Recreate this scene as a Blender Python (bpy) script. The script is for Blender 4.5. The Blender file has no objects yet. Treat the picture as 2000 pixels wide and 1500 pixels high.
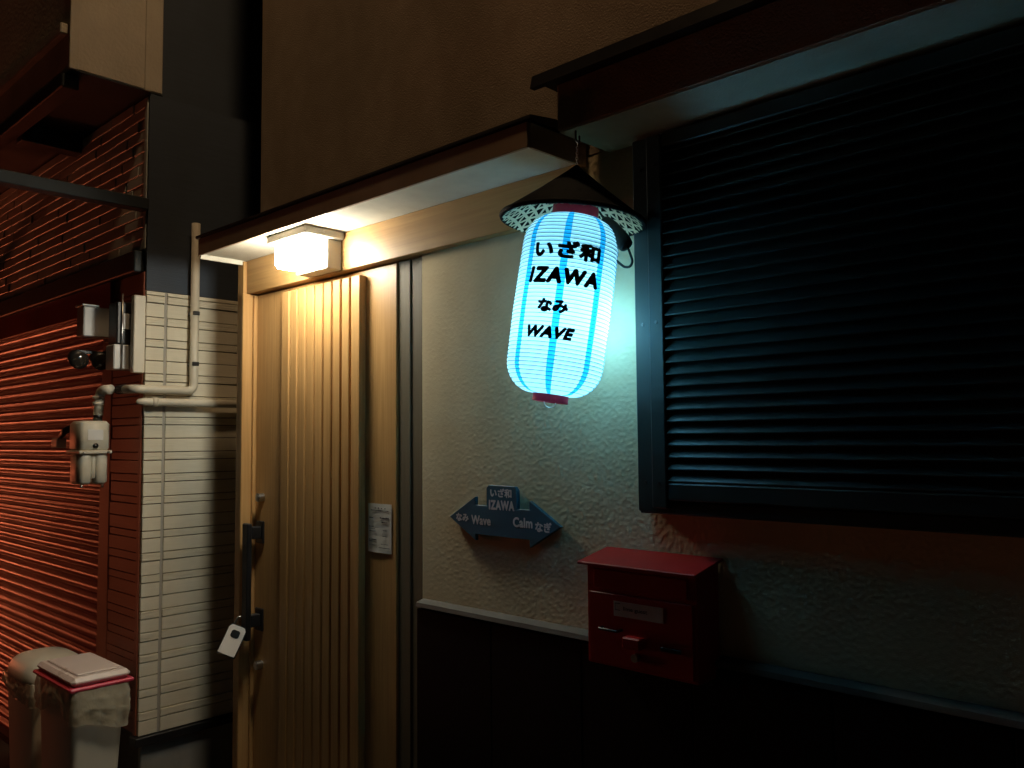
import bpy, bmesh, math, random
from mathutils import Vector, Matrix, noise
random.seed(7)
S = bpy.context.scene
COL = S.collection
rad = math.radians

# ------------------------------------------------------------------ camera
RM = ((0.72580643, 0.05019987, -0.68606487), (0.68784605, -0.0405886, 0.72472089), (-0.00853448, 0.99791409, 0.06398925))
CAM = Vector((0, -1.6, 1.5))
cam = bpy.data.cameras.new('camera'); camo = bpy.data.objects.new('camera', cam); COL.objects.link(camo)
camo.matrix_world = Matrix([[RM[i][0], RM[i][1], -RM[i][2], CAM[i]] for i in range(3)] + [[0, 0, 0, 1]])
cam.sensor_fit = 'HORIZONTAL'; cam.sensor_width = 36; cam.lens = 1640 * 36 / 2000
cam.clip_start = 0.02; cam.clip_end = 300
S.camera = camo

# ------------------------------------------------------------------ world, moonlight, exposure
W = bpy.data.worlds.new('World'); S.world = W; W.use_nodes = True
wn = W.node_tree.nodes; wl = W.node_tree.links
bgn = wn['Background']; sky = wn.new('ShaderNodeTexSky'); sky.sky_type = 'NISHITA'; sky.sun_disc = False
sky.sun_elevation = rad(-3); sky.sun_rotation = rad(200)
wl.new(sky.outputs['Color'], bgn.inputs['Color']); bgn.inputs['Strength'].default_value = 0.004
S.view_settings.view_transform = 'Standard'; S.view_settings.look = 'None'
S.view_settings.exposure = 0.95; S.view_settings.gamma = 1.0; S.view_settings.use_curve_mapping = False
S.cycles.use_denoising = True
S.cycles.max_bounces = 8; S.cycles.diffuse_bounces = 4; S.cycles.glossy_bounces = 3; S.cycles.transmission_bounces = 6
S.cycles.sample_clamp_indirect = 4.0
LAMP_E = 56.0         # porch lamp diffuser
LANTERN_W = 1.62     # bulb inside the paper lantern
SIGN_E = 10.5        # lit stand sign further down the lane (left of the frame)
STREET_E = 120.0     # street lamp high above the lane, out of frame

# ------------------------------------------------------------------ materials
MATS = {}
def mat(name, col, rough=.6, col2=None, scale=20., stretch=(1, 1, 1), bump=0., bscale=None, metal=0., spec=.5, detail=4., bstretch=None, bdist=.002, dirt=.22):
    m = bpy.data.materials.new(name); m.use_nodes = True
    n = m.node_tree.nodes; l = m.node_tree.links; p = n['Principled BSDF']
    p.inputs['Roughness'].default_value = rough; p.inputs['Metallic'].default_value = metal
    p.inputs['Specular IOR Level'].default_value = spec
    p.inputs['Base Color'].default_value = (*col, 1)
    tc = n.new('ShaderNodeTexCoord')
    ge = n.new('ShaderNodeNewGeometry')
    def noise_at(sc, st, det):
        mp = n.new('ShaderNodeMapping'); mp.inputs['Scale'].default_value = st
        l.new(ge.outputs['Position'], mp.inputs['Vector'])
        t = n.new('ShaderNodeTexNoise'); t.inputs['Scale'].default_value = sc; t.inputs['Detail'].default_value = det
        l.new(mp.outputs['Vector'], t.inputs['Vector']); return t
    if col2 is not None:
        t = noise_at(scale, stretch, detail)
        r = n.new('ShaderNodeValToRGB'); r.color_ramp.elements[0].position = .3; r.color_ramp.elements[1].position = .7
        r.color_ramp.elements[0].color = (*col, 1); r.color_ramp.elements[1].color = (*col2, 1)
        l.new(t.outputs['Fac'], r.inputs['Fac'])
        t3 = noise_at(2.6, (1, 1, .45), 9.); r3 = n.new('ShaderNodeValToRGB'); r3.color_ramp.elements[0].position = .38; r3.color_ramp.elements[1].position = .60
        r3.color_ramp.elements[0].color = (1 - dirt, 1 - dirt * 1.05, 1 - dirt * 1.15, 1); r3.color_ramp.elements[1].color = (1, 1, 1, 1)
        l.new(t3.outputs['Fac'], r3.inputs['Fac'])
        mu = n.new('ShaderNodeMix'); mu.data_type = 'RGBA'; mu.blend_type = 'MULTIPLY'; mu.inputs['Factor'].default_value = 1.
        l.new(r.outputs['Color'], mu.inputs['A']); l.new(r3.outputs['Color'], mu.inputs['B']); l.new(mu.outputs['Result'], p.inputs['Base Color'])
        mr = n.new('ShaderNodeMapRange'); mr.inputs['To Min'].default_value = max(.02, rough - .08); mr.inputs['To Max'].default_value = min(1, rough + .08)
        l.new(t.outputs['Fac'], mr.inputs['Value']); l.new(mr.outputs['Result'], p.inputs['Roughness'])
    if bump > 0:
        t2 = noise_at(bscale or scale * 3, bstretch or stretch, 3.)
        b = n.new('ShaderNodeBump'); b.inputs['Strength'].default_value = bump; b.inputs['Distance'].default_value = bdist
        l.new(t2.outputs['Fac'], b.inputs['Height']); l.new(b.outputs['Normal'], p.inputs['Normal'])
    MATS[name] = m
    return m

mat('wood', (.48, .26, .092), .42, (.60, .35, .135), 3., (40, 40, 1.2), .08, 5., spec=.4, bdist=.001)
mat('wood_header', (.48, .27, .10), .42, (.59, .35, .14), 3., (1.2, 40, 40), .08, 5., spec=.4, bdist=.001)
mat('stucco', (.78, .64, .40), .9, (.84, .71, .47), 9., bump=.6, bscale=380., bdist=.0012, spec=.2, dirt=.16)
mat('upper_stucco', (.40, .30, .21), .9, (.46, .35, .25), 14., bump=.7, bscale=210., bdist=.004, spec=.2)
mat('soffit', (.74, .72, .62), .8, (.80, .78, .67), 25., bump=.5, bscale=220., bdist=.002, spec=.25)
mat('soffit_lantern_tint', (.58, .70, .58), .8, (.64, .76, .64), 25., bump=.5, bscale=220., bdist=.002, spec=.25)  # cream soffit; green in the colour stands for the lantern's teal light
mat('canopy_metal', (.46, .33, .22), .55, (.52, .38, .26), 10., bump=.05)
mat('black_metal', (.012, .013, .014), .4, (.018, .018, .02), 18., bump=.04)
mat('hood_metal', (.015, .014, .014), .35, (.02, .018, .018), 18.)
mat('black_board', (.007, .006, .006), .75, (.011, .009, .009), 3., (30, 30, 1), .3, 12., spec=.15)
mat('cap', (.12, .115, .10), .5, (.16, .15, .13), 20.)
mat('grey_panel', (.15, .125, .075), .65, (.18, .15, .095), 6., (30, 30, 1), .06)
mat('louver', (.034, .052, .050), .38, (.044, .064, .062), 12., bump=.05, spec=.32, dirt=.35)
mat('white_plastic', (.72, .71, .68), .4, (.76, .75, .72), 12.)
mat('lamp_housing', (.36, .34, .29), .45)
mat('red_paint', (.40, .010, .012), .42, (.42, .014, .015), 12., bump=.06, bscale=90.)
mat('label_card', (.62, .55, .45), .6, (.68, .6, .5), 40.)
mat('ink', (.012, .011, .013), .6)
mat('steel', (.55, .54, .52), .28, metal=1.)
mat('dark_steel', (.10, .10, .10), .35, metal=1.)
mat('sign_blue', (.012, .12, .19), .5, (.016, .15, .23), 14., bump=.1, bscale=160.)
mat('sign_white', (.72, .74, .74), .6)
mat('paper_notice', (.70, .66, .58), .7, (.74, .7, .62), 30.)
mat('siding', (.70, .65, .51), .8, (.76, .71, .57), 6., (30, 2, 30), .25, 45., bstretch=(1, 1, 1), bdist=.0012)
mat('siding_rough', (.68, .63, .49), .85, (.75, .70, .56), 6., (30, 4, 60), .9, 30., bstretch=(1, .35, 6), bdist=.004)
mat('sealant', (.34, .32, .27), .7)
mat('brown_siding', (.30, .085, .045), .6, (.36, .11, .06), 6., (3, 30, 40), .4, 30., bstretch=(.35, 1, 6), bdist=.002)
mat('shutter_brown', (.30, .024, .020), .36, (.38, .036, .028), 5., (1, 1, 1), .12, 60., spec=.4, dirt=.35)
mat('tile_grey', (.56, .58, .52), .38, (.64, .66, .58), 9., bump=.4, bscale=80., bdist=.002)
mat('tile_dark', (.50, .45, .35), .38, (.56, .5, .39), 9., bump=.4, bscale=80., bdist=.002)
mat('tile_grout', (.12, .10, .085), .9, (.15, .12, .1), 40.)
mat('old_stucco', (.55, .48, .37), .9, (.45, .39, .3), 5., bump=.8, bscale=70., bdist=.003)
mat('dark_wall', (.040, .052, .070), .8, (.050, .064, .085), 6., (1, 1, 20), .3, 20.)
mat('dark_beam', (.012, .017, .019), .55, (.018, .024, .026), 9.)
mat('concrete', (.26, .25, .23), .85, (.34, .33, .3), 8., bump=.4, bscale=60.)
mat('pipe_cream', (.62, .57, .46), .45, (.67, .62, .5), 10.)
mat('meter_cream', (.60, .56, .45), .5, (.65, .61, .5), 12., bump=.1)
mat('box_grey', (.55, .55, .54), .4, (.6, .6, .58), 14.)
mat('glass_dark', (.03, .025, .02), .08, spec=.8)
mat('bin_body', (.74, .70, .58), .45, (.79, .75, .63), 7., bump=.03, dirt=.10)
mat('bin_lid', (.76, .66, .62), .3, (.80, .71, .67), 9., dirt=.1)
mat('bin_pink', (.62, .05, .10), .4)
mat('asphalt', (.045, .044, .043), .9, (.06, .058, .056), 60., bump=.6, bscale=300., bdist=.004)
mat('rope_black', (.015, .015, .016), .6)
mat('ring_red', (.62, .016, .045), .5, (.68, .022, .055), 20.)
mat('hat_black', (.006, .008, .010), .75, (.010, .012, .014), 30., bump=.25, bscale=160., spec=.08)
mat('bamboo', (.84, .60, .36), .5, (.86, .68, .45), 30.)
mat('pole_grey', (.30, .30, .30), .5)

def emit(name, col, st):
    m = bpy.data.materials.new(name); m.use_nodes = True; n = m.node_tree.nodes; p = n['Principled BSDF']
    p.inputs['Base Color'].default_value = (.8, .8, .8, 1); p.inputs['Emission Color'].default_value = (*col, 1)
    p.inputs['Emission Strength'].default_value = st; MATS[name] = m; return m
emit('lamp_glass', (1., .94, .78), LAMP_E)
emit('stand_glow', (1., .195, .075), SIGN_E)
emit('street_glow', (1., .66, .36), STREET_E)

def plastic_bag():
    m = bpy.data.materials.new('bag_film'); m.use_nodes = True; n = m.node_tree.nodes; l = m.node_tree.links
    p = n['Principled BSDF']; p.inputs['Base Color'].default_value = (.85, .78, .60, 1); p.inputs['Roughness'].default_value = .16
    tr = n.new('ShaderNodeBsdfTransparent'); tr.inputs['Color'].default_value = (.95, .93, .88, 1)
    mx = n.new('ShaderNodeMixShader'); lw = n.new('ShaderNodeLayerWeight'); lw.inputs['Blend'].default_value = .45
    mr = n.new('ShaderNodeMapRange'); mr.inputs['To Min'].default_value = .36; mr.inputs['To Max'].default_value = .85
    l.new(lw.outputs['Facing'], mr.inputs['Value']); l.new(mr.outputs['Result'], mx.inputs['Fac'])
    ge = n.new('ShaderNodeNewGeometry'); mp = n.new('ShaderNodeMapping'); mp.inputs['Scale'].default_value = (1, 1, .5); l.new(ge.outputs['Position'], mp.inputs['Vector'])
    nz = n.new('ShaderNodeTexNoise'); nz.inputs['Scale'].default_value = 34; nz.inputs['Detail'].default_value = 2; nz.inputs['Distortion'].default_value = 1.6; l.new(mp.outputs['Vector'], nz.inputs['Vector'])
    bp = n.new('ShaderNodeBump'); bp.inputs['Strength'].default_value = .7; bp.inputs['Distance'].default_value = .006; l.new(nz.outputs['Fac'], bp.inputs['Height']); l.new(bp.outputs['Normal'], p.inputs['Normal'])
    l.new(tr.outputs[0], mx.inputs[1]); l.new(p.outputs[0], mx.inputs[2]); l.new(mx.outputs[0], n['Material Output'].inputs['Surface'])
    MATS['bag_film'] = m
plastic_bag()

def paper_mat():
    m = bpy.data.materials.new('lantern_paper'); m.use_nodes = True; n = m.node_tree.nodes; l = m.node_tree.links
    n.remove(n['Principled BSDF'])
    tc = n.new('ShaderNodeTexCoord'); sx = n.new('ShaderNodeSeparateXYZ'); l.new(tc.outputs['Object'], sx.inputs[0])
    def M(op, a, b=None):
        k = n.new('ShaderNodeMath'); k.operation = op
        for i, v in enumerate((a, b)):
            if v is None: continue
            if isinstance(v, (int, float)): k.inputs[i].default_value = v
            else: l.new(v, k.inputs[i])
        return k.outputs[0]
    ang = M('ARCTAN2', sx.outputs['X'], M('MULTIPLY', sx.outputs['Y'], -1))      # 0 towards local -y
    ph = M('ADD', M('MULTIPLY', M('ADD', ang, rad(6)), 8 / (2 * math.pi)), 20.5)
    d = M('ABSOLUTE', M('SUBTRACT', M('FRACT', ph), .5))
    st = M('LESS_THAN', d, .092)
    mixc = n.new('ShaderNodeMix'); mixc.data_type = 'RGBA'
    l.new(st, mixc.inputs['Factor'])
    nz = n.new('ShaderNodeTexNoise'); nz.inputs['Scale'].default_value = 60; l.new(tc.outputs['Object'], nz.inputs['Vector'])
    cr = n.new('ShaderNodeValToRGB'); cr.color_ramp.elements[0].color = (.80, .88, .92, 1); cr.color_ramp.elements[1].color = (.90, .95, .97, 1)
    l.new(nz.outputs['Fac'], cr.inputs['Fac']); l.new(cr.outputs['Color'], mixc.inputs['A'])
    mixc.inputs['B'].default_value = (.03, .46, .86, 1)
    tl = n.new('ShaderNodeBsdfTranslucent'); df = n.new('ShaderNodeBsdfDiffuse'); mx = n.new('ShaderNodeMixShader'); mx.inputs['Fac'].default_value = .35
    l.new(mixc.outputs['Result'], tl.inputs['Color']); l.new(mixc.outputs['Result'], df.inputs['Color'])
    l.new(tl.outputs[0], mx.inputs[1]); l.new(df.outputs[0], mx.inputs[2]); l.new(mx.outputs[0], n['Material Output'].inputs['Surface'])
    MATS['lantern_paper'] = m
paper_mat()

# ------------------------------------------------------------------ mesh helpers
def tag(o, label, cat=None, group=None, kind=None):
    if label: o['label'] = label
    if cat: o['category'] = cat
    if group: o['group'] = group
    if kind: o['kind'] = kind
    return o
def thing(name, loc, label, cat, group=None, rot=None):
    o = bpy.data.objects.new(name, None); COL.objects.link(o); o.location = loc; o.empty_display_size = .1
    if rot is not None: o.rotation_euler = rot
    return tag(o, label, cat, group)
def wloc(o):
    v = Vector(o.location); p = o.parent
    while p is not None: v = v + Vector(p.location); p = p.parent
    return v
def finish(name, bm, material, parent=None, local=False, smooth=False, center=True):
    """bm in world coordinates (or the parent's when local) -> one mesh object"""
    me = bpy.data.meshes.new(name)
    if not local and center and len(bm.verts):
        lo = Vector([min(v.co[i] for v in bm.verts) for i in range(3)]); hi = Vector([max(v.co[i] for v in bm.verts) for i in range(3)])
        c = (lo + hi) / 2
        bmesh.ops.translate(bm, verts=bm.verts, vec=-c)
    else: c = Vector((0, 0, 0))
    bmesh.ops.recalc_face_normals(bm, faces=bm.faces) if not name.startswith('nr_') else None
    bm.to_mesh(me); bm.free()
    if smooth:
        for f in me.polygons: f.use_smooth = True
    o = bpy.data.objects.new(name, me); COL.objects.link(o)
    me.materials.append(MATS[material])
    o.location = c
    if parent is not None:
        o.parent = parent
        if not local: o.location = c - wloc(parent)
    return o
def abox(bm, x0, x1, y0, y1, z0, z1, bev=.0015, mtx=None):
    r = bmesh.ops.create_cube(bm, size=1.0); vs = r['verts']
    for v in vs: v.co = Vector((x0 + (v.co.x + .5) * (x1 - x0), y0 + (v.co.y + .5) * (y1 - y0), z0 + (v.co.z + .5) * (z1 - z0)))
    if mtx is not None:
        for v in vs: v.co = mtx @ v.co
    if bev > 0:
        es = list({e for v in vs for e in v.link_edges})
        bmesh.ops.bevel(bm, geom=es, offset=bev, segments=1, affect='EDGES', profile=.5)
def box(name, x0, x1, y0, y1, z0, z1, m, parent=None, bev=.0015):
    bm = bmesh.new(); abox(bm, x0, x1, y0, y1, z0, z1, bev); return finish(name, bm, m, parent)
def prism(name, pts, axis, a, b, m, parent=None, bev=0., local=False):
    """pts: polygon in the two other axes (order x,y,z without axis), extruded from a to b along axis"""
    bm = bmesh.new()
    def mk(p, t):
        if axis == 'x': return (t, p[0], p[1])
        if axis == 'y': return (p[0], t, p[1])
        return (p[0], p[1], t)
    A = [bm.verts.new(mk(p, a)) for p in pts]; B = [bm.verts.new(mk(p, b)) for p in pts]
    bm.faces.new(A); bm.faces.new(B[::-1]); n = len(pts)
    for i in range(n): bm.faces.new((A[i], B[i], B[(i + 1) % n], A[(i + 1) % n]))
    bmesh.ops.recalc_face_normals(bm, faces=bm.faces)
    if bev: bmesh.ops.bevel(bm, geom=list(bm.edges), offset=bev, segments=1, affect='EDGES')
    return finish(name, bm, m, parent, local)
def atube(bm, pts, r, seg=14, caps=True):
    pts = [Vector(p) for p in pts]; rs = r if isinstance(r, (list, tuple)) else [r] * len(pts)
    rings = []; up = None
    for i, p in enumerate(pts):
        t = (pts[min(i + 1, len(pts) - 1)] - pts[max(i - 1, 0)]).normalized()
        if up is None:
            up = Vector((0, 0, 1)) if abs(t.z) < .9 else Vector((1, 0, 0))
        a = t.cross(up).normalized(); up = a.cross(t).normalized()
        rings.append([bm.verts.new(p + (a * math.cos(2 * math.pi * k / seg) + up * math.sin(2 * math.pi * k / seg)) * rs[i]) for k in range(seg)])
    for i in range(len(rings) - 1):
        for k in range(seg): bm.faces.new((rings[i][k], rings[i][(k + 1) % seg], rings[i + 1][(k + 1) % seg], rings[i + 1][k]))
    if caps: bm.faces.new(rings[0][::-1]); bm.faces.new(rings[-1])
def tube(name, pts, r, m, parent=None, seg=14, local=False):
    bm = bmesh.new(); atube(bm, pts, r, seg); return finish(name, bm, m, parent, local, smooth=True)
def bend(points, rr, n=6):
    """polyline with rounded corners"""
    P = [Vector(p) for p in points]; out = [P[0]]
    for i in range(1, len(P) - 1):
        a = (P[i - 1] - P[i]).normalized(); b = (P[i + 1] - P[i]).normalized()
        s = P[i] + a * rr; e = P[i] + b * rr
        for k in range(n + 1):
            t = k / n; out.append(s * (1 - t) ** 2 + P[i] * 2 * t * (1 - t) + e * t * t)
    out.append(P[-1]); return out
def lathe(bm, prof, seg=48, cap=False):
    rings = [[bm.verts.new((r * math.cos(2 * math.pi * k / seg), r * math.sin(2 * math.pi * k / seg), z)) for k in range(seg)] for r, z in prof]
    for i in range(len(rings) - 1):
        for k in range(seg): bm.faces.new((rings[i][k], rings[i][(k + 1) % seg], rings[i + 1][(k + 1) % seg], rings[i + 1][k]))
    if cap: bm.faces.new(rings[0]); bm.faces.new(rings[-1])
def text_bm(body, width, height, weight=.02, shear=0., space=1.0):
    """flat filled text centred on 0,0 in x/z, scaled to width x height"""
    c = bpy.data.curves.new('txt', 'FONT'); c.body = body; c.offset = weight; c.shear = shear; c.space_character = space; c.resolution_u = 4
    o = bpy.data.objects.new('txt', c); COL.objects.link(o)
    bpy.context.view_layer.update()
    me = bpy.data.meshes.new_from_object(o.evaluated_get(bpy.context.evaluated_depsgraph_get()))
    bm = bmesh.new(); bm.from_mesh(me)
    bpy.data.objects.remove(o); bpy.data.curves.remove(c); bpy.data.meshes.remove(me)
    xs = [v.co.x for v in bm.verts]; ys = [v.co.y for v in bm.verts]
    cx, cy = (min(xs) + max(xs)) / 2, (min(ys) + max(ys)) / 2; sx = width / (max(xs) - min(xs)); sy = height / (max(ys) - min(ys))
    for v in bm.verts: v.co = Vector(((v.co.x - cx) * sx, 0, (v.co.y - cy) * sy))
    return bm
def bolden(bm, e):
    """thicken strokes: shifted copies of the sheet, each a hair behind the last"""
    src = bm.copy(); me = bpy.data.meshes.new('tmp'); src.to_mesh(me); src.free()
    for k in range(8):
        n0 = len(bm.verts); bm.from_mesh(me); bm.verts.ensure_lookup_table(); a = 2 * math.pi * k / 8
        for v in bm.verts[n0:]: v.co += Vector((e * math.cos(a), .00004 * (k + 1), e * math.sin(a)))
    bpy.data.meshes.remove(me); return bm
def solid(bm, t):
    """give a flat x/z sheet a thickness t towards -y"""
    g = bmesh.ops.extrude_face_region(bm, geom=list(bm.faces))
    bmesh.ops.translate(bm, verts=[v for v in g['geom'] if isinstance(v, bmesh.types.BMVert)], vec=(0, -t, 0))

# ------------------------------------------------------------------ ground
g = bmesh.new()
bmesh.ops.create_grid(g, x_segments=2, y_segments=2, size=60)
tag(finish('street', g, 'asphalt'), 'dark asphalt lane in front of the houses', kind='structure')

# ================================================================== the guesthouse
H = thing('guesthouse', (-1, 0, 0), 'dark guesthouse front with wooden door, stucco wall and black louvred shutter', 'house')
box('core_wall', -2.88, 1.6, .10, 4.0, 0, 5.2, 'dark_wall', H, 0)
# --- relief stucco wall between door and shutter
def stucco_sheet(name, x0, x1, z0, z1, step, y, amp, m, parent, f1=1.0):
    bm = bmesh.new(); nx = int((x1 - x0) / step); nz = int((z1 - z0) / step); grid = []
    for j in range(nz + 1):
        row = []
        for i in range(nx + 1):
            x = x0 + (x1 - x0) * i / nx; z = z0 + (z1 - z0) * j / nz
            v = Vector((x * 112 * f1, 3.1, z * 140 * f1))
            a = noise.noise(v); b = noise.noise(v * 2.3 + Vector((9, 4, 2))); k = noise.noise(Vector((x * 6, 0, z * 6)))
            h = max(0., a + .12) * (1.0 + .5 * k) * min(1., .35 + max(0., x + 1.85) * 1.5) + .22 * b
            h = min(h, .55)
            row.append(bm.verts.new((x, y - amp * h, z)))
        grid.append(row)
    for j in range(nz):
        for i in range(nx): bm.faces.new((grid[j][i], grid[j][i + 1], grid[j + 1][i + 1], grid[j + 1][i]))
    return finish(name, bm, m, parent, smooth=True)
stucco_sheet('stucco_wall', -1.876, .3, 1.03, 2.185, .0030, 0., .0014, 'stucco', H)
box('stucco_backing', -1.88, 1.6, .006, .12, 0, 2.2, 'stucco', H, 0)
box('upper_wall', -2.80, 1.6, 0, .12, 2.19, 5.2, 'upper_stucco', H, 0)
# --- black wainscot boards, sloped light flashing above them
prism('wainscot_cap', [(.004, 1.043), (-.028, 1.035), (-.031, 1.024), (.004, 1.018)], 'x', -1.872, 1.6, 'cap', H)
x = -1.872; k = 0
while x < 1.5:
    box('wainscot_board', x, x + .298, -.026 - .001 * (k % 2), .005, .02, 1.0175, 'black_board', H, .002); x += .3; k += 1
# --- grey frame beside the door
for a, b, yy in ((-1.994, -1.938, .006), (-1.936, -1.898, .010), (-1.896, -1.8765, .001)):
    box('side_frame', a, b, yy, .1, .02, 2.04, 'grey_panel', H, .002)
# --- wooden header beam and left jamb
box('header_beam', -2.842, -1.262, -.03, .09, 2.042, 2.166, 'wood_header', H, .002)
box('door_jamb', -2.885, -2.843, -.042, .1, .02, 2.164, 'wood', H, .002)
box('jamb_edge', -2.842, -2.829, -.050, .05, .02, 2.041, 'wood', H, .0015)
box('door_sill', -2.885, -1.99, -.06, .1, 0, .03, 'concrete', H, .003)
# --- canopy over the door
CAN = box('canopy', -2.85, -1.262, -.205, -.001, 2.1668, 2.218, 'soffit', H, .001)
box('fascia', -2.853, -1.259, -.214, -.2055, 2.160, 2.220, 'canopy_metal', CAN, .001)
box('end_fascia', -2.859, -2.851, -.205, -.031, 2.150, 2.219, 'soffit', CAN, .001)
box('end_fascia', -1.2615, -1.254, -.205, -.001, 2.160, 2.219, 'canopy_metal', CAN, .001)
prism('canopy_flashing', [(.0, 2.262), (-.2155, 2.233), (-.2170, 2.2245), (-.2145, 2.2245), (-.2145, 2.2225), (0, 2.2225)], 'x', -2.87, -1.246, 'hood_metal', CAN)
# --- boxed overhang above the shutter and its dark metal hood
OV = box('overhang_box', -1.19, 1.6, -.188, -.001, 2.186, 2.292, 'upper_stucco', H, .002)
box('overhang_soffit', -1.186, 1.6, -.184, -.001, 2.1815, 2.186, 'soffit_lantern_tint', OV, .0)
prism('rain_hood', [(.0, 2.40), (-.243, 2.302), (-.25, 2.272), (-.235, 2.272), (-.23, 2.2925), (0, 2.2925)], 'x', -1.216, 1.6, 'hood_metal', H)

# --- sliding door with slats
DR = box('door', -2.8145, -1.9955, 0., .045, .035, 2.036, 'wood', H, .002)
box('door_edge', -2.8275, -2.8155, -.012, .04, .035, 2.036, 'wood', DR, .001)
n = 9; x0, x1 = -2.603, -2.148; pitch = (x1 - x0) / n
for i in range(n):
    box('slat', x0 + i * pitch + (.0055 if i else 0), x0 + (i + 1) * pitch - .0055 + (.0055 if i == n - 1 else 0), -.026, -.0003, .04, 2.018, 'wood', DR, .002)
for zz in (1.862, 1.338, .972):
    for i in range(n - 1):
        xx = x0 + (i + 1) * pitch
        box('cross_piece', xx - .0053, xx + .0053, -.018, -.0006, zz - .012, zz + .012, 'wood', DR, 0)
bm = bmesh.new()
abox(bm, -2.789, -2.751, -.066, -.046, .792, 1.203, .004)
for zz in (1.168, .858): abox(bm, -2.786, -2.754, -.047, -.008, zz - .022, zz + .022, .003); abox(bm, -2.796, -2.744, -.0085, -.0005, zz - .04, zz + .04, .003)
finish('pull_handle', bm, 'black_metal', DR)
for zz in (1.293, .699):
    bm = bmesh.new(); atube(bm, [(-2.762, 0, zz), (-2.762, -.022, zz)], .0155, 20); atube(bm, [(-2.762, -.0221, zz), (-2.762, -.0245, zz)], .010, 16)
    finish('lock_cylinder', bm, 'steel', DR)

# --- louvred shutter
SH = thing('louvred_shutter', (-1.09, 0, 1.33), None, None); SH.parent = H; SH.location = Vector((-1.09, 0, 1.33)) - Vector((-1, 0, 0))
box('stile', -1.090, -1.048, -.045, -.003, 1.336, 2.172, 'louver', SH, .003)
box('stile', -1.044, -1.006, -.058, -.006, 1.345, 2.168, 'louver', SH, .003)
box('bottom_rail', -1.086, 1.3, -.0445, -.0035, 1.332, 1.362, 'louver', SH, .003)
box('bottom_rail', -1.0055, 1.3, -.056, -.006, 1.363, 1.400, 'louver', SH, .003)
box('top_rail', -1.0055, 1.3, -.056, -.006, 2.135, 2.168, 'louver', SH, .003)
box('back_panel', -1.04, 1.3, -.0058, -.0035, 1.362, 2.136, 'louver', SH, 0)
box('stile', 1.3, 1.34, -.058, -.006, 1.345, 2.168, 'louver', SH, .003)
sl = None; zp = 1.4025
while zp < 2.128:
    pts = [(-.0535, zp), (-.0535, zp + .0025), (-.0335, zp + .0262), (-.029, zp + .0262), (-.029, zp + .0225), (-.049, zp)]
    if sl is None: sl = prism('slat', pts, 'x', -1.0055, 1.2995, 'louver', SH); base = zp
    else:
        o = sl.copy(); COL.objects.link(o); o.location = sl.location + Vector((0, 0, zp - base))
    zp += .0257

for zz in (1.40, 1.75, 2.10):
    for xx, yy in ((-1.069, -.045), (-1.025, -.058)):
        bm = bmesh.new(); atube(bm, [(xx, yy + .001, zz), (xx, yy - .0015, zz)], .0035, 10); finish('screw', bm, 'dark_steel', SH)

# ================================================================== porch lamp
PL = thing('porch_lamp', (-2.33, -.031, 2.10), 'lit white box lamp under the canopy above the wooden door', 'lamp')
bm = bmesh.new()
abox(bm, -2.452, -2.222, -.176, -.0315, 2.140, 2.1655, .003)
abox(bm, -2.418, -2.238, -.086, -.0315, 2.044, 2.141, .003)
finish('housing', bm, 'lamp_housing', PL)
bm = bmesh.new(); abox(bm, -2.424, -2.242, -.168, -.0865, 2.056, 2.1395, .012); finish('diffuser', bm, 'lamp_glass', PL)
tube('screw', [(-2.2225, -.11, 2.153), (-2.2195, -.11, 2.153)], .004, 'steel', PL, 10)

# ================================================================== paper lantern
LC = Vector((-1.183, -.185, 1.789)); LROT = (0, rad(8.3), rad(41.5))
L = thing('paper_lantern', LC, 'glowing blue and white striped paper lantern with black lettering', 'lantern')
L.rotation_mode = 'XYZ'; L.rotation_euler = LROT
LZ0, LZ1, RR = -.198, .198, .1085
def lr(z):
    """envelope radius of the lantern at local height z"""
    t = (z - LZ0) / (LZ1 - LZ0)
    b = min(1., t / .17); a = min(1., (1 - t) / .17)
    e0 = .40 + .60 * math.sqrt(max(0, 1 - (1 - b) ** 2)); e1 = .44 + .56 * math.sqrt(max(0, 1 - (1 - a) ** 2))
    return RR * e0 * e1 * (1 - .05 * abs(t - .45) ** 1.0 * 1.2)
NR = 46; prof = []
for i in range(NR * 4 + 1):
    t = i / (NR * 4); z = LZ0 + (LZ1 - LZ0) * t; ph = (i % 4) / 4
    prof.append((lr(z) - .0016 * abs(math.cos(math.pi * ph)) ** 1.5, z))
bm = bmesh.new(); lathe(bm, prof, 96); paper = finish('paper_shade', bm, 'lantern_paper', L, True, True)
bm = bmesh.new()
for i in range(1, NR):
    z = LZ0 + (LZ1 - LZ0) * i / NR; r = lr(z) - .0012
    ring = [(r * math.cos(2 * math.pi * k / 64), r * math.sin(2 * math.pi * k / 64), z) for k in range(65)]
    atube(bm, ring, .00065, 5, False)
o = finish('wire_ribs', bm, 'rope_black', L, True); o['kind'] = 'stuff'
bm = bmesh.new(); lathe(bm, [(.046, .190), (.0515, .190), (.0515, .222), (.046, .222), (.046, .190)], 48); finish('top_ring', bm, 'ring_red', L, True, False)
bm = bmesh.new(); lathe(bm, [(.034, -.214), (.0395, -.214), (.0395, -.192), (.034, -.192), (.034, -.214)], 48); finish('bottom_ring', bm, 'ring_red', L, True, False)
bm = bmesh.new(); atube(bm, [(-.013 * math.cos(t), 0, -.214 - .012 * math.sin(t)) for t in [math.pi * k / 8 for k in range(9)]], .0012, 6); finish('bottom_loop', bm, 'steel', L, True, True)
bm = bmesh.new(); atube(bm, [(-.034, 0, -.205), (.034, 0, -.205)], .0012, 6); finish('bottom_wire', bm, 'steel', L, True, True)
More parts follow.
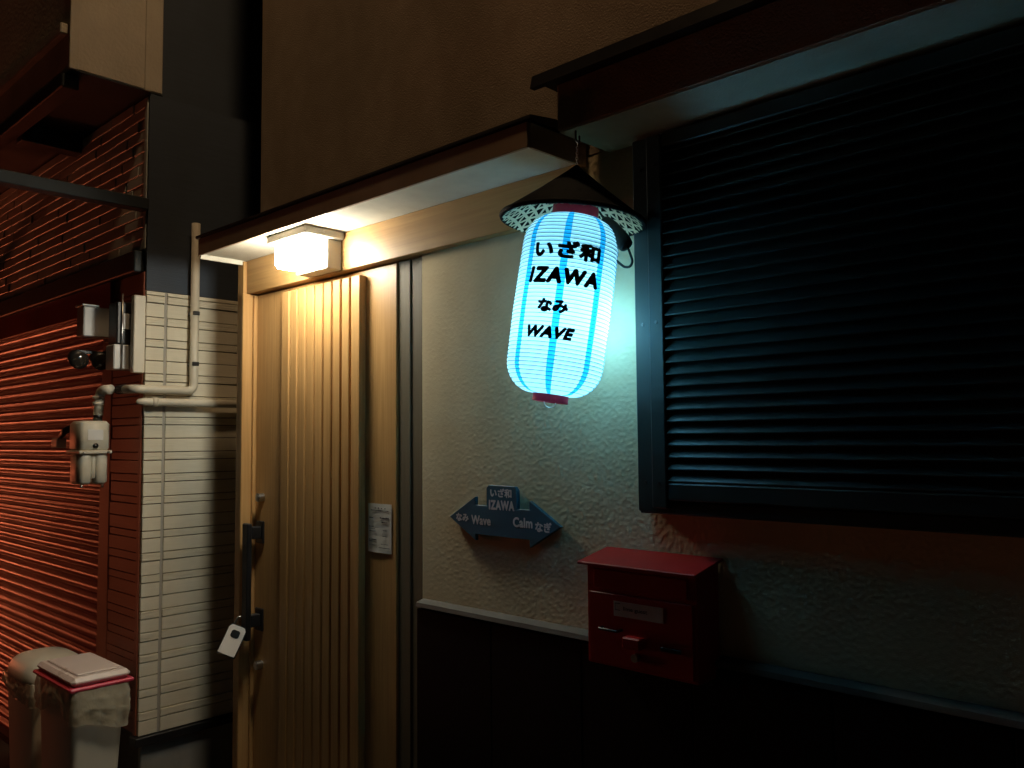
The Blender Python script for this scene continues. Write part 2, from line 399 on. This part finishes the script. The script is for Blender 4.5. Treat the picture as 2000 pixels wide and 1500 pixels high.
def on_lantern(bm, zc, az, rot=0.):
    """wrap flat text (x, z) round the shade at azimuth az (0 = towards local -y)"""
    bmesh.ops.subdivide_edges(bm, edges=[e for e in bm.edges if e.calc_length() > .02], cuts=2)
    c, s = math.cos(rot), math.sin(rot)
    for v in bm.verts:
        x, z = v.co.x * c - v.co.z * s, v.co.x * s + v.co.z * c
        z += zc; a = az + x / RR; r = lr(z) + .0012 - v.co.y
        v.co = Vector((r * math.sin(a), -r * math.cos(a), z))
for body, w, h, zc, az, wt, shr, sp in (('いざ和', .152, .040, .103, -.06, .0023, 0., 1.05), ('IZAWA', .160, .036, .047, -.08, .0028, .14, 1.22),
                                    ('なみ', .067, .030, -.018, -.20, .0019, 0., 1.0), ('WAVE', .106, .026, -.074, -.19, .0020, .28, 1.1)):
    bm = bolden(text_bm(body, w - 2 * wt, h - 2 * wt, .006, shr, sp), wt); bmesh.ops.triangulate(bm, faces=bm.faces); on_lantern(bm, zc, az)
    finish('lettering', bm, 'ink', L, True)['label'] = 'black painted lettering ' + body
# bulb, socket and cord
tube('bulb_socket', [(0, 0, .20), (0, 0, .10)], .014, 'rope_black', L, 12, True)
bulb = bpy.data.lights.new('lantern_bulb', 'POINT'); bulb.energy = LANTERN_W; bulb.color = (.28, .78, 1.0); bulb.shadow_soft_size = .022
bo = bpy.data.objects.new('lantern_bulb', bulb); COL.objects.link(bo); bo.parent = L; bo.location = (.036, .034, -.03)

# inline plug and cord loop hanging beside the lantern
PG = thing('cable_plug', (-1.09, -.10, 1.95), 'black cable plug with looped cord hanging beside the paper lantern', 'cable')
a = Vector((-1.118, -.115, 1.985)); b = Vector((-1.055, -.118, 1.912)); d = b - a
tube('plug_body', [a, a + d * .06, a + d * .3, a + d * .8, a + d * .96, b], [.008, .012, .017, .019, .016, .010], 'rope_black', PG, 16)
lp = [b + Vector((.0, 0, .002)), Vector((-1.047, -.118, 1.895)), Vector((-1.040, -.119, 1.877)), Vector((-1.047, -.12, 1.866)), Vector((-1.062, -.12, 1.868)), Vector((-1.082, -.118, 1.884)), Vector((-1.10, -.10, 1.90))]
tube('cord', bend(lp, .006, 3), .0028, 'rope_black', PG, 8)
tube('cord', [a, a + Vector((-.012, 0, .018)), a + Vector((-.03, -.02, .03))], .0028, 'rope_black', PG, 8)

# ================================================================== conical hat over the lantern
HC = Vector((-1.158, -.178, 1.978)); HR, HH = .157, .122
HT = thing('conical_hat', HC, 'black conical straw hat with woven bamboo lining above the lantern', 'hat')
HT.rotation_euler = (0, rad(5), rad(41.5))
bm = bmesh.new(); lathe(bm, [(.003, HH + .003), (.02, HH * .90), (HR * .5, HH * .515), (HR, 0.004), (HR + .0015, .0), (HR - .003, -.001), (HR * .5, HH * .515 - .006), (.004, HH - .008)], 72)
finish('cone', bm, 'hat_black', HT, True, True)
bm = bmesh.new(); atube(bm, [((HR) * math.cos(2 * math.pi * k / 72), HR * math.sin(2 * math.pi * k / 72), -.001) for k in range(73)], .0055, 8, False)
finish('rim_band', bm, 'hat_black', HT, True, True)
bm = bmesh.new()
for fam in range(3):
    A = math.pi / 3 * fam + .2; dx, dy = math.cos(A), math.sin(A); nx, ny = -dy, dx; off = -.148 + .007 * fam
    while off < .15:
        half = math.sqrt(max(0, (HR - .004) ** 2 - off * off)); N = max(3, int(half * 2 / .012)); prev = None
        jit = random.uniform(-.0015, .0015)
        for k in range(N + 1):
            s = -half + 2 * half * k / N; cur = []
            for w in (-.0029, .0029):
                px, py = nx * (off + jit + w) + dx * s, ny * (off + jit + w) + dy * s; r = math.hypot(px, py)
                z = HH * (1 - min(r, HR) / HR) * .97 - .0085 - .0007 * ((k + fam) % 3)
                cur.append(bm.verts.new((px, py, z)))
            if prev: bm.faces.new((prev[0], prev[1], cur[1], cur[0]))
            prev = cur
        off += .0200
o = finish('bamboo_lining', bm, 'bamboo', HT, True); o['kind'] = 'stuff'
# hook and chain
HK = thing('hanging_hook', (-1.15, -.172, 2.18), 'steel hook and thin chain holding the lantern under the overhang', 'hook')
tube('screw_hook', bend([(-1.152, -.170, 2.1815), (-1.152, -.170, 2.158), (-1.140, -.172, 2.150), (-1.140, -.172, 2.166)], .006, 4), .0022, 'dark_steel', HK, 8)
apex = HC + Matrix.Rotation(rad(41.5), 3, 'Z') @ Matrix.Rotation(rad(5), 3, 'Y') @ Vector((0, 0, HH + .003))
p0 = Vector((-1.145, -.172, 2.150)); NL = 8
for i in range(NL):
    c = p0.lerp(apex, (i + .5) / NL); half = (apex - p0).length / NL * .62; bm = bmesh.new()
    ax = Vector((1, .9, 0)).normalized() if i % 2 else Vector((-.9, 1, 0)).normalized()
    atube(bm, [c + Vector((0, 0, 1)) * half * math.sin(t) + ax * .0028 * math.cos(t) for t in [2 * math.pi * k / 12 for k in range(13)]], .0008, 5, False)
    finish('chain_link', bm, 'steel', HK, False, True)

# ================================================================== arrow sign
SG = thing('arrow_sign', (-1.54, 0, 1.28), 'blue double-ended arrow sign with white lettering on the stucco wall', 'sign')
outline = [(-1.742, 1.284), (-1.640, 1.343), (-1.640, 1.321), (-1.597, 1.320), (-1.597, 1.367), (-1.589, 1.376), (-1.494, 1.374), (-1.486, 1.365), (-1.486, 1.317),
           (-1.443, 1.317), (-1.443, 1.340), (-1.341, 1.281), (-1.443, 1.222), (-1.443, 1.242), (-1.640, 1.243), (-1.640, 1.226)]
prism('board', outline, 'y', -.016, -.004, 'sign_blue', SG, .0008)
for body, w, h, cx, cz, wt, sp in (('いざ和', .078, .024, -1.543, 1.356, .0011, 1.0), ('IZAWA', .093, .026, -1.541, 1.324, .0015, 1.15), ('なみ', .050, .022, -1.690, 1.285, .0011, 1.), ('Wave', .074, .025, -1.618, 1.281, .0011, 1.05),
                               ('Calm', .068, .026, -1.466, 1.284, .0012, 1.05), ('なぎ', .055, .026, -1.396, 1.277, .0011, 1.)):
    bm = bolden(text_bm(body, w - 2 * wt, h - 2 * wt, .004, 0., sp), wt)
    bmesh.ops.translate(bm, verts=bm.verts, vec=(cx, -.0167, cz)); finish('lettering', bm, 'sign_white', SG)['label'] = 'white lettering ' + body

# ================================================================== red mailbox
MB = thing('mailbox', (-1.055, 0, 1.0), 'red metal mailbox mounted on the wall below the shutter', 'mailbox')
prism('body', [(-.008, 1.000), (-.096, 1.000), (-.096, 1.221), (-.008, 1.237)], 'x', -1.196, -.915, 'red_paint', MB, .002)
prism('lid', [(-.004, 1.2445), (-.117, 1.2225), (-.117, 1.2165), (-.004, 1.2385)], 'x', -1.208, -.905, 'red_paint', MB, .0012)
box('front_door', -1.188, -.923, -.1005, -.0965, 1.006, 1.158, 'red_paint', MB, .0015)
box('slot_flap', -1.176, -.935, -.1, -.0965, 1.166, 1.208, 'red_paint', MB, .0015)
LB = box('name_label', -1.119, -.992, -.1022, -.101, 1.112, 1.144, 'label_card', MB, 0)
bm = text_bm('lime guest', .062, .011, .012); bmesh.ops.translate(bm, verts=bm.verts, vec=(-1.062, -.1026, 1.129)); finish('lettering', bm, 'ink', LB)['label'] = 'small dark typed lettering'
bm = bmesh.new()
for q in ((-1.115, -1.101, 1.139, 1.1403), (-1.115, -1.101, 1.125, 1.1263), (-1.115, -1.1138, 1.1263, 1.139)): abox(bm, q[0], q[1], -.1027, -.1023, q[2], q[3], 0)
finish('logo_mark', bm, 'ink', LB)
tube('handle', bend([(-1.150, -.1, 1.083), (-1.150, -.118, 1.083), (-1.100, -.118, 1.083), (-1.100, -.1, 1.083)], .006, 3), .0030, 'dark_steel', MB, 8)
box('latch', -1.083, -1.038, -.124, -.1008, 1.052, 1.076, 'red_paint', MB, .003)
bm = bmesh.new(); atube(bm, [(-1.060, -.1, 1.032), (-1.060, -.112, 1.032)], .009, 14); finish('keyhole', bm, 'steel', MB)
box('hinge', -1.0, -.95, -.1035, -.1008, 1.056, 1.064, 'black_metal', MB, .001)

# ================================================================== notice on the door
NT = thing('paper_notice', (-2.074, 0, 1.23), 'small white printed paper notice taped to the wooden door', 'notice')
bm = bmesh.new(); gv = []
for j in range(7):
    gv.append([bm.verts.new((-2.131 + .114 * i / 4, -.0018 - .0012 * math.sin(j * 1.1 + i) * (1 if 0 < i < 4 else .3), 1.154 + .148 * j / 6)) for i in range(5)])
for j in range(6):
    for i in range(4): bm.faces.new((gv[j][i], gv[j][i + 1], gv[j + 1][i + 1], gv[j + 1][i]))
solid(bm, .0006); finish('sheet', bm, 'paper_notice', NT)
bm = bmesh.new()
for (u0, u1, v0, hh) in ((.30, .36, .90, .022), (.44, .49, .90, .022), (.58, .63, .90, .022), (.72, .77, .90, .022), (.14, .90, .855, .016), (.06, .24, .70, .02), (.52, .92, .70, .026), (.60, .86, .615, .026), (.06, .26, .52, .02), (.06, .32, .48, .012),
                         (.66, .82, .455, .014), (.06, .36, .43, .010), (.64, .86, .335, .014), (.06, .38, .25, .018), (.06, .34, .22, .012), (.58, .88, .175, .010), (.06, .4, .15, .008), (.48, .96, .10, .013)):
    z0 = 1.154 + .148 * v0; u = u0
    while u < u1:
        w = min(random.uniform(.03, .07), u1 - u)
        abox(bm, -2.131 + .114 * u, -2.131 + .114 * (u + w * .86), -.0040, -.0037, z0, z0 + .148 * hh * random.uniform(.7, 1.1), 0); u += w
finish('print', bm, 'ink', NT)

# ================================================================== key lock box on the handle
KL = thing('key_lock_box', (-2.77, -.09, .80), 'small pale lock box hanging tilted from the black door handle', 'lock box')
fw = Vector((.84, -.46, .30)).normalized(); upv = Vector((.24, .28, .93)); rt = upv.cross(fw).normalized() * 1.0
upv = fw.cross(rt).normalized()
tilt = Matrix.Rotation(rad(-2), 3, fw); rt = tilt @ rt; upv = tilt @ upv
KM = Matrix.Translation((-2.775, -.105, .800)) @ Matrix(((rt.x, -fw.x, upv.x, 0), (rt.y, -fw.y, upv.y, 0), (rt.z, -fw.z, upv.z, 0), (0, 0, 0, 1)))
# body with rounded top, dark back and pale face plate with a window
def rrect(w, h, r, n=5, rb=.003):
    pts = []
    for cx, cz, a0, q in ((w / 2, h / 2, 0, r), (-w / 2, h / 2, 90, r), (-w / 2, -h / 2, 180, rb), (w / 2, -h / 2, 270, rb)):
        for k in range(n + 1):
            a = rad(a0 + 90 * k / n); pts.append((cx - math.copysign(q, cx) + q * math.cos(a), cz - math.copysign(q, cz) + q * math.sin(a)))
    return pts
def kprism(name, pts, y0, y1, m):
    bm = bmesh.new(); A = [bm.verts.new(KM @ Vector((p[0], y0, p[1]))) for p in pts]; B = [bm.verts.new(KM @ Vector((p[0], y1, p[1]))) for p in pts]
    bm.faces.new(A); bm.faces.new(B[::-1])
    for i in range(len(pts)): bm.faces.new((A[i], B[i], B[(i + 1) % len(pts)], A[(i + 1) % len(pts)]))
    return finish(name, bm, m, KL)
kprism('case', rrect(.066, .108, .016), -.001, .030, 'black_metal')
kprism('face_plate', rrect(.060, .102, .014), -.006, -.0012, 'white_plastic')
kprism('window', [(p[0], p[1] + .022) for p in rrect(.030, .026, .008, rb=.008)], -.0075, -.0062, 'black_metal')
sh = [KM @ Vector(p) for p in ((-.018, .015, .050), (-.018, .015, .085), (.018, .015, .085), (.018, .015, .050))]
tube('shackle', bend(sh, .014, 5), .004, 'steel', KL, 10)

# ================================================================== neighbouring house on the left
XS, YF = -3.2, -.248
N = thing('neighbour_house', (-4.5, .5, 0), 'neighbouring house with brown roller shutter, pale siding and jutting upper storey', 'house')
box('core_wall', -9, XS - .016, -.195, 4, 0, 2.85, 'tile_grout', N, 0)
box('upper_core', -9, -3.52, -.2, 4, 2.85, 5.5, 'dark_wall', N, 0)
box('foundation', -3.23, XS - .004, -.235, 3.5, 0, .372, 'concrete', N, .004)
box('base_flashing', -3.24, XS + .018, YF - .016, 3.5, .374, .4055, 'black_metal', N, .002)
# pale siding rows on the side wall
rows = []; z = .407; pat = [.052, .031, .052, .030, .050, .052, .029]; i = 0
while z < 2.07:
    h = pat[i % len(pat)] * random.uniform(.94, 1.06); rows.append((z, min(z + h, 2.076), pat[i % len(pat)] < .04)); z += h; i += 1
for (a, b, rough) in rows:
    m = 'siding_rough' if rough else 'siding'; pr = random.uniform(-.0012, .0012) + (.0015 if rough else 0)
    box('siding_board', XS - .015, XS + pr, YF + .0005, -.178, a + .0016, b - .0016, m, N, .0012)
    box('siding_board', XS - .015, XS + pr, -.166, 1.6, a + .0016, b - .0016, m, N, .0012)
box('joint_strip', XS - .0155, XS - .003, -.1775, -.1665, .407, 2.076, 'sealant', N, 0)
box('upper_side_wall', XS - .015, XS - .004, YF + .0005, 1.6, 2.0775, 2.849, 'dark_wall', N, 0)
# front column: corner trim, brown siding rows, shutter guide
box('corner_trim', -3.243, XS - .0165, YF - .004, -.196, .407, 2.15, 'brown_siding', N, .002)
for (a, b, rough) in rows:
    box('column_board', -3.508, -3.246, YF + random.uniform(-.0015, .0015), -.196, a + .0014, b - .0014, 'brown_siding', N, .0012)
box('column_board', -3.508, -3.246, YF, -.196, 2.0775, 2.1500, 'brown_siding', N, .0012)
box('shutter_guide', -3.615, -3.512, -.250, -.196, .02, 2.15, 'brown_siding', N, .003)
# roller shutter
RS = thing('roller_shutter', (-5, -.2, 0), None, None); RS.parent = N; RS.location = Vector((-5, -.2, 0)) - Vector((-4.5, .5, 0))
sl = None; zp = .06; PT = .0475
while zp < 2.03:
    pts = [(-.2135, zp), (-.2175, zp + .003)] + [(-.2175 - .0125 * math.sin(math.pi * t) ** .7, zp + .004 + (PT - .012) * t) for t in [k / 6 for k in range(7)]] + [(-.2165, zp + PT - .0065), (-.2095, zp + PT - .003), (-.2095, zp + PT), (-.204, zp + PT), (-.204, zp)]
    if sl is None: sl = prism('slat', pts, 'x', -7.4, -3.6, 'shutter_brown', RS); base = zp
    else:
        o = sl.copy(); COL.objects.link(o); o.location = sl.location + Vector((0, 0, zp - base))
    zp += PT
box('shutter_box', -7.4, XS - .046, -.278, -.197, 2.152, 2.235, 'dark_beam', N, .004)
box('shutter_box', -7.4, -3.5105, -.262, -.197, 2.035, 2.1505, 'shutter_brown', N, .003)
# tiled wall above the shutter
z = 2.238; r = 0
while z < 2.825:
    h = .0435; xx = XS - .045; off = [0., .11, .05, .16][r % 4]; first = True
    while xx > -5.35:
        w = (.22 - off) if first and off else .22; first = False
        box('wall_tile', xx - w + .0035, xx, YF + random.uniform(-.004, .003), -.194, z + .0022, min(z + h - .0022, 2.846), random.choice(('tile_grey', 'tile_grey', 'tile_dark')), N, .002); xx -= w
    z += h; r += 1
box('corner_trim', XS - .043, XS - .0165, YF - .003, -.196, 2.24, 2.84, 'tile_grey', N, .002)
# jutting upper storey with trims and beams
box('upper_storey', -9, XS - .002, -.538, -.2, 2.856, 5.5, 'old_stucco', N, .004)
box('overhang_soffit', -9, XS - .003, -.536, -.197, 2.8515, 2.8555, 'dark_beam', N, 0)
box('corner_board', XS - .0015, XS + .006, -.272, -.246, 2.852, 5.5, 'old_stucco', N, .002)
box('corner_board', XS - .0015, XS + .008, -.545, -.512, 2.852, 5.5, 'old_stucco', N, .002)
box('band_course', -9, XS - .03, -.566, -.539, 2.99, 3.03, 'old_stucco', N, .004)
box('floor_beam', -9, XS - .05, -.55, -.49, 2.80, 2.851, 'dark_beam', N, .004)
box('joist', -3.98, -3.90, -.489, -.24, 2.78, 2.8515, 'dark_beam', N, .003)
box('awning_arm', -3.245, XS + .012, -1.05, -.249, 2.385, 2.43, 'dark_beam', N, .003)
box('awning_arm', -5.2, -5.14, -1.05, -.249, 2.385, 2.43, 'dark_beam', N, .003)

# ------------------------------------------------------------------ pipes and meters
PU = thing('gas_pipe', (-3.17, -.07, 1.69), 'cream pipe running down the side wall and round the corner to the gas meter', 'pipe')
tube('pipe_run', bend([(-3.168, -.071, 2.36), (-3.168, -.071, 1.694), (-3.168, -.302, 1.694), (-3.30, -.302, 1.697)], .03, 6), .0165, 'pipe_cream', PU, 16)
for zz in (2.0, 1.80): 
    bm = bmesh.new(); abox(bm, -3.199, -3.149, -.084, -.058, zz - .008, zz + .008, .002); finish('pipe_clip', bm, 'dark_steel', PU)
PD = thing('drain_pipe', (-3.17, 0, 1.65), 'short lower cream pipe running level along the pale siding', 'pipe')
tube('pipe_run', [(-3.168, -.292, 1.647), (-3.168, -.284, 1.647), (-3.168, -.262, 1.647), (-3.168, .9, 1.645)], [.004, .0105, .0155, .0155], 'pipe_cream', PD, 16)
bm = bmesh.new(); atube(bm, [(-3.168, -.235, 1.647), (-3.168, -.215, 1.647)], .0185, 16); finish('coupling', bm, 'pipe_cream', PD, False, True)
GM = thing('gas_meter', (-3.39, -.37, 1.33), 'cream gas meter hanging from its pipe in front of the brown shutter', 'meter')
bm = bmesh.new(); abox(bm, -3.462, -3.335, -.425, -.318, 1.462, 1.578, .012); finish('upper_body', bm, 'meter_cream', GM, False, True)
bm = bmesh.new()
for a, b in ((-.422, -.379), (-.365, -.322)): abox(bm, -3.456, -3.341, a, b, 1.338, 1.461, .010)
abox(bm, -3.450, -3.349, -.379, -.365, 1.36, 1.46, .002)
finish('lower_body', bm, 'meter_cream', GM, False, True)
box('flange', -3.468, -3.329, -.431, -.312, 1.453, 1.466, 'meter_cream', GM, .003)
for a in (-.41, -.335): tube('foot_bolt', [(-3.36, a, 1.338), (-3.36, a, 1.325)], .005, 'steel', GM, 8)
tube('inlet_pipe', bend([(-3.30, -.335, 1.697), (-3.372, -.345, 1.697), (-3.372, -.352, 1.60)], .03, 6), .0185, 'pipe_cream', GM, 16)
for zz in (1.668, 1.645): tube('pipe_collar', [(-3.372, -.3515, zz - .006), (-3.372, -.3515, zz + .006)], .0215, 'pipe_cream', GM, 16)
tube('union_nut', [(-3.372, -.352, 1.612), (-3.372, -.352, 1.578)], .017, 'dark_steel', GM, 8)
box('counter_window', -3.49, -3.462, -.405, -.345, 1.49, 1.535, 'white_plastic', GM, .002)
tube('valve_body', [(-3.47, -.40, 1.555), (-3.52, -.415, 1.545), (-3.56, -.42, 1.52)], [.016, .014, .010], 'dark_steel', GM, 10)
bm = bmesh.new(); abox(bm, -3.62, -3.555, -.436, -.40, 1.475, 1.515, .004); finish('valve_handle', bm, 'box_grey', GM)
box('data_plate', -3.3352, -3.3338, -.40, -.345, 1.505, 1.545, 'white_plastic', GM, 0)
tube('dial', [(-3.335, -.372, 1.483), (-3.331, -.372, 1.483)], .010, 'dark_steel', GM, 14)
for yy in (-.415, -.328): tube('flange_bolt', [(-3.329, yy, 1.4595), (-3.323, yy, 1.4595)], .004, 'steel', GM, 8)
WR = thing('wrapped_cable', (-3.33, -.30, 1.69), 'dark tape wrapped pipe joint between the corner pipe and gas meter', 'cable')
bm = bmesh.new()
for k in range(6): atube(bm, [(-3.245 - .012 * k, -.302, 1.697), (-3.252 - .012 * k, -.302, 1.697)], .0178, 12)
finish('tape', bm, 'rope_black', WR, False, True)

EB = thing('meter_box', (-3.45, -.3, 1.95), 'grey box with dark cover standing off the wall above the gas meter', 'electric box')
box('case', -3.475, -3.40, -.402, -.30, 1.905, 2.022, 'box_grey', EB, .004)
box('back_plate', -3.47, -3.405, -.2995, -.262, 1.89, 2.03, 'black_metal', EB, .003)
box('cover_lip', -3.48, -3.397, -.408, -.345, 2.0225, 2.030, 'box_grey', EB, .002)
SB = thing('switch_box', (-3.3, -.28, 1.85), 'dark switch box with pale lower cover beside the corner board', 'electric box')
box('case', -3.335, -3.252, -.335, -.252, 1.868, 2.03, 'black_metal', SB, .004)
box('lower_cover', -3.33, -3.25, -.345, -.252, 1.772, 1.866, 'box_grey', SB, .004)
box('window', -3.2515, -3.2495, -.312, -.268, 1.925, 1.985, 'box_grey', SB, .001)
tube('conduit', [(-3.246, -.318, 2.06), (-3.246, -.318, 1.77)], .004, 'steel', SB, 8)
CB = tag(box('corner_board', -3.225, -3.192, -.296, -.2525, 1.757, 2.052, 'pipe_cream', None, .003), 'narrow cream cover board upright on the house corner by the switch box', 'cover board')
TL = thing('twin_floodlight', (-3.42, -.33, 1.82), 'black unlit twin-headed wall light below the grey box', 'wall light')
box('bracket', -3.44, -3.40, -.31, -.262, 1.80, 1.86, 'black_metal', TL, .003)
box('arm', -3.435, -3.415, -.42, -.309, 1.838, 1.852, 'black_metal', TL, .002)
for yy in (-.415, -.335):
    bm = bmesh.new(); atube(bm, [(-3.47, yy, 1.835), (-3.44, yy, 1.825), (-3.385, yy - .004, 1.808)], [.018, .030, .034], 18); hd = finish('lamp_head', bm, 'black_metal', TL, False, True)
    bm = bmesh.new(); lathe(bm, [(.0005, .010), (.012, .009), (.022, .005), (.029, 0)], 20)
    bmesh.ops.transform(bm, matrix=Matrix.Translation((-3.3845, yy - .004, 1.808)) @ Matrix.Rotation(rad(90 + 17), 4, 'Y'), verts=bm.verts)
    finish('lens', bm, 'glass_dark', hd, False, True)

# ------------------------------------------------------------------ bins
def bin_body(name, x0, x1, y0, y1, h, tx0, tx1, ty, m, parent):
    """tapered tub: full size at height h, narrower at the ground"""
    bm = bmesh.new(); rings = []
    for z in (0.0, .02, h * .5, h - .015, h):
        t = 1 - z / h; a, b, c, d = x0 + tx0 * t, x1 - tx1 * t, y0 + ty * t, y1 - ty * t; r = .022; ring = []
        for cx, cy, a0 in ((b - r, d - r, 0), (a + r, d - r, 90), (a + r, c + r, 180), (b - r, c + r, 270)):
            for k in range(5): an = rad(a0 + 22.5 * k); ring.append(bm.verts.new((cx + r * math.cos(an), cy + r * math.sin(an), z)))
        rings.append(ring)
    n = len(rings[0])
    for i in range(len(rings) - 1):
        for k in range(n): bm.faces.new((rings[i][k], rings[i][(k + 1) % n], rings[i + 1][(k + 1) % n], rings[i + 1][k]))
    bm.faces.new(rings[0]); bm.faces.new(rings[-1])
    return finish(name, bm, m, parent, False, True)
def bag(parent, x0, x1, y0, y1, z, drop, seed):
    """film folded over the rim: a wavy skirt hanging outside the tub"""
    rnd = random.Random(seed); bm = bmesh.new(); per = []
    r = .02
    for cx, cy, a0 in ((x1 - r, y1 - r, 0), (x0 + r, y1 - r, 90), (x0 + r, y0 + r, 180), (x1 - r, y0 + r, 270)):
        for k in range(4): an = rad(a0 + 30 * k); per.append(Vector((cx + r * math.cos(an), cy + r * math.sin(an), 0)))
    pts = []
    for i in range(len(per)):
        a, b = per[i], per[(i + 1) % len(per)]; m = max(1, int((b - a).length / .012))
        for k in range(m): pts.append(a.lerp(b, k / m))
    c = Vector(((x0 + x1) / 2, (y0 + y1) / 2, 0)); R = 12; rings = []
    for j in range(R + 1):
        t = j / R; ring = []
        for i, p in enumerate(pts):
            u = i / len(pts) * 2 * math.pi
            dl = drop * (.85 + .25 * math.sin(u * 2 + seed)) * (1 + .10 * math.sin(u * 5 + 1.3))
            nz = noise.noise(Vector((p.x * 26, p.y * 26, t * 5 + seed)))
            puff = .006 + .011 * math.sin(math.pi * min(1, t * 1.05)) * (.5 + .9 * abs(nz)) + .0030 * math.sin(u * 22 + t * 7 + 4 * nz) * (.3 + t)
            d = (p - c).normalized()
            ring.append(bm.verts.new((p.x + d.x * puff, p.y + d.y * puff, z - dl * t + .004 * nz)))
        rings.append(ring)
    n = len(pts)
    for j in range(R):
        for k in range(n): bm.faces.new((rings[j][k], rings[j][(k + 1) % n], rings[j + 1][(k + 1) % n], rings[j + 1][k]))
    return finish('bag_skirt', bm, 'bag_film', parent, False, True)
B1 = thing('rubbish_bin', (-3.18, -.46, 0), 'pale rubbish bin with flat lid, pink rim and plastic bag folded over it', 'bin')
bin_body('tub', -3.345, -3.005, -.545, -.372, .672, .02, .055, .02, 'bin_body', B1)
bm = bmesh.new(); abox(bm, -3.362, -2.990, -.560, -.352, .673, .686, .004); finish('rim', bm, 'bin_pink', B1)
bm = bmesh.new(); abox(bm, -3.352, -2.998, -.552, -.36, .687, .716, .012)
LD = finish('lid', bm, 'bin_lid', B1)
bm = bmesh.new(); abox(bm, -3.318, -3.03, -.527, -.386, .7165, .722, .004); finish('lid_panel', bm, 'bin_lid', LD)
bag(B1, -3.35, -2.998, -.550, -.367, .675, .125, 2.)
B2 = thing('rubbish_bin', (-3.66, -.46, 0), 'cream rubbish bin with rounded domed lid behind the flat-lidded bin', 'bin')
bin_body('tub', -3.80, -3.47, -.52, -.32, .60, .03, .04, .02, 'bin_body', B2)
bm = bmesh.new(); r = bmesh.ops.create_uvsphere(bm, u_segments=32, v_segments=16, radius=1)
for v in bm.verts:
    sx = math.copysign(abs(v.co.x) ** .6, v.co.x); sy = math.copysign(abs(v.co.y) ** .6, v.co.y)
    v.co = Vector((-3.635 + sx * .185, -.42 + sy * .118, .605 + (max(v.co.z, -.12)) * .075))
finish('lid', bm, 'bin_body', B2, False, True)
bag(B2, -3.805, -3.465, -.525, -.315, .60, .08, 5.)

# ================================================================== lamps of the lane outside the frame
ST = thing('stand_sign', (-9.2, -1.45, 0), 'orange lit shop stand sign further down the lane', 'sign')
box('base', -9.47, -8.93, -1.67, -1.23, 0, .05, 'black_metal', ST, .004)
box('frame', -9.42, -8.98, -1.62, -1.28, .05, .50, 'black_metal', ST, .004)
box('light_box', -9.43, -8.97, -1.63, -1.27, .505, 1.35, 'stand_glow', ST, .01)
box('cap', -9.43, -8.97, -1.63, -1.27, 1.352, 1.38, 'black_metal', ST, .004)
SL = thing('street_lamp', (1.9, -3.2, 0), 'grey street lamp reaching over the lane above the house fronts', 'street lamp')
tube('pole', [(1.9, -3.2, 0), (1.9, -3.2, 4.4), (1.9, -3.2, 6.2)], [.08, .06, .05], 'pole_grey', SL, 14)
tube('arm', bend([(1.9, -3.2, 6.1), (1.6, -3.0, 6.4), (-.9, -.70, 6.45)], .1, 4), .03, 'pole_grey', SL, 10)
box('lamp_head', -1.30, -.85, -.77, -.53, 6.40, 6.48, 'pole_grey', SL, .01)
box('lamp_glass', -1.26, -.89, -.74, -.56, 6.32, 6.3995, 'street_glow', SL, .01)
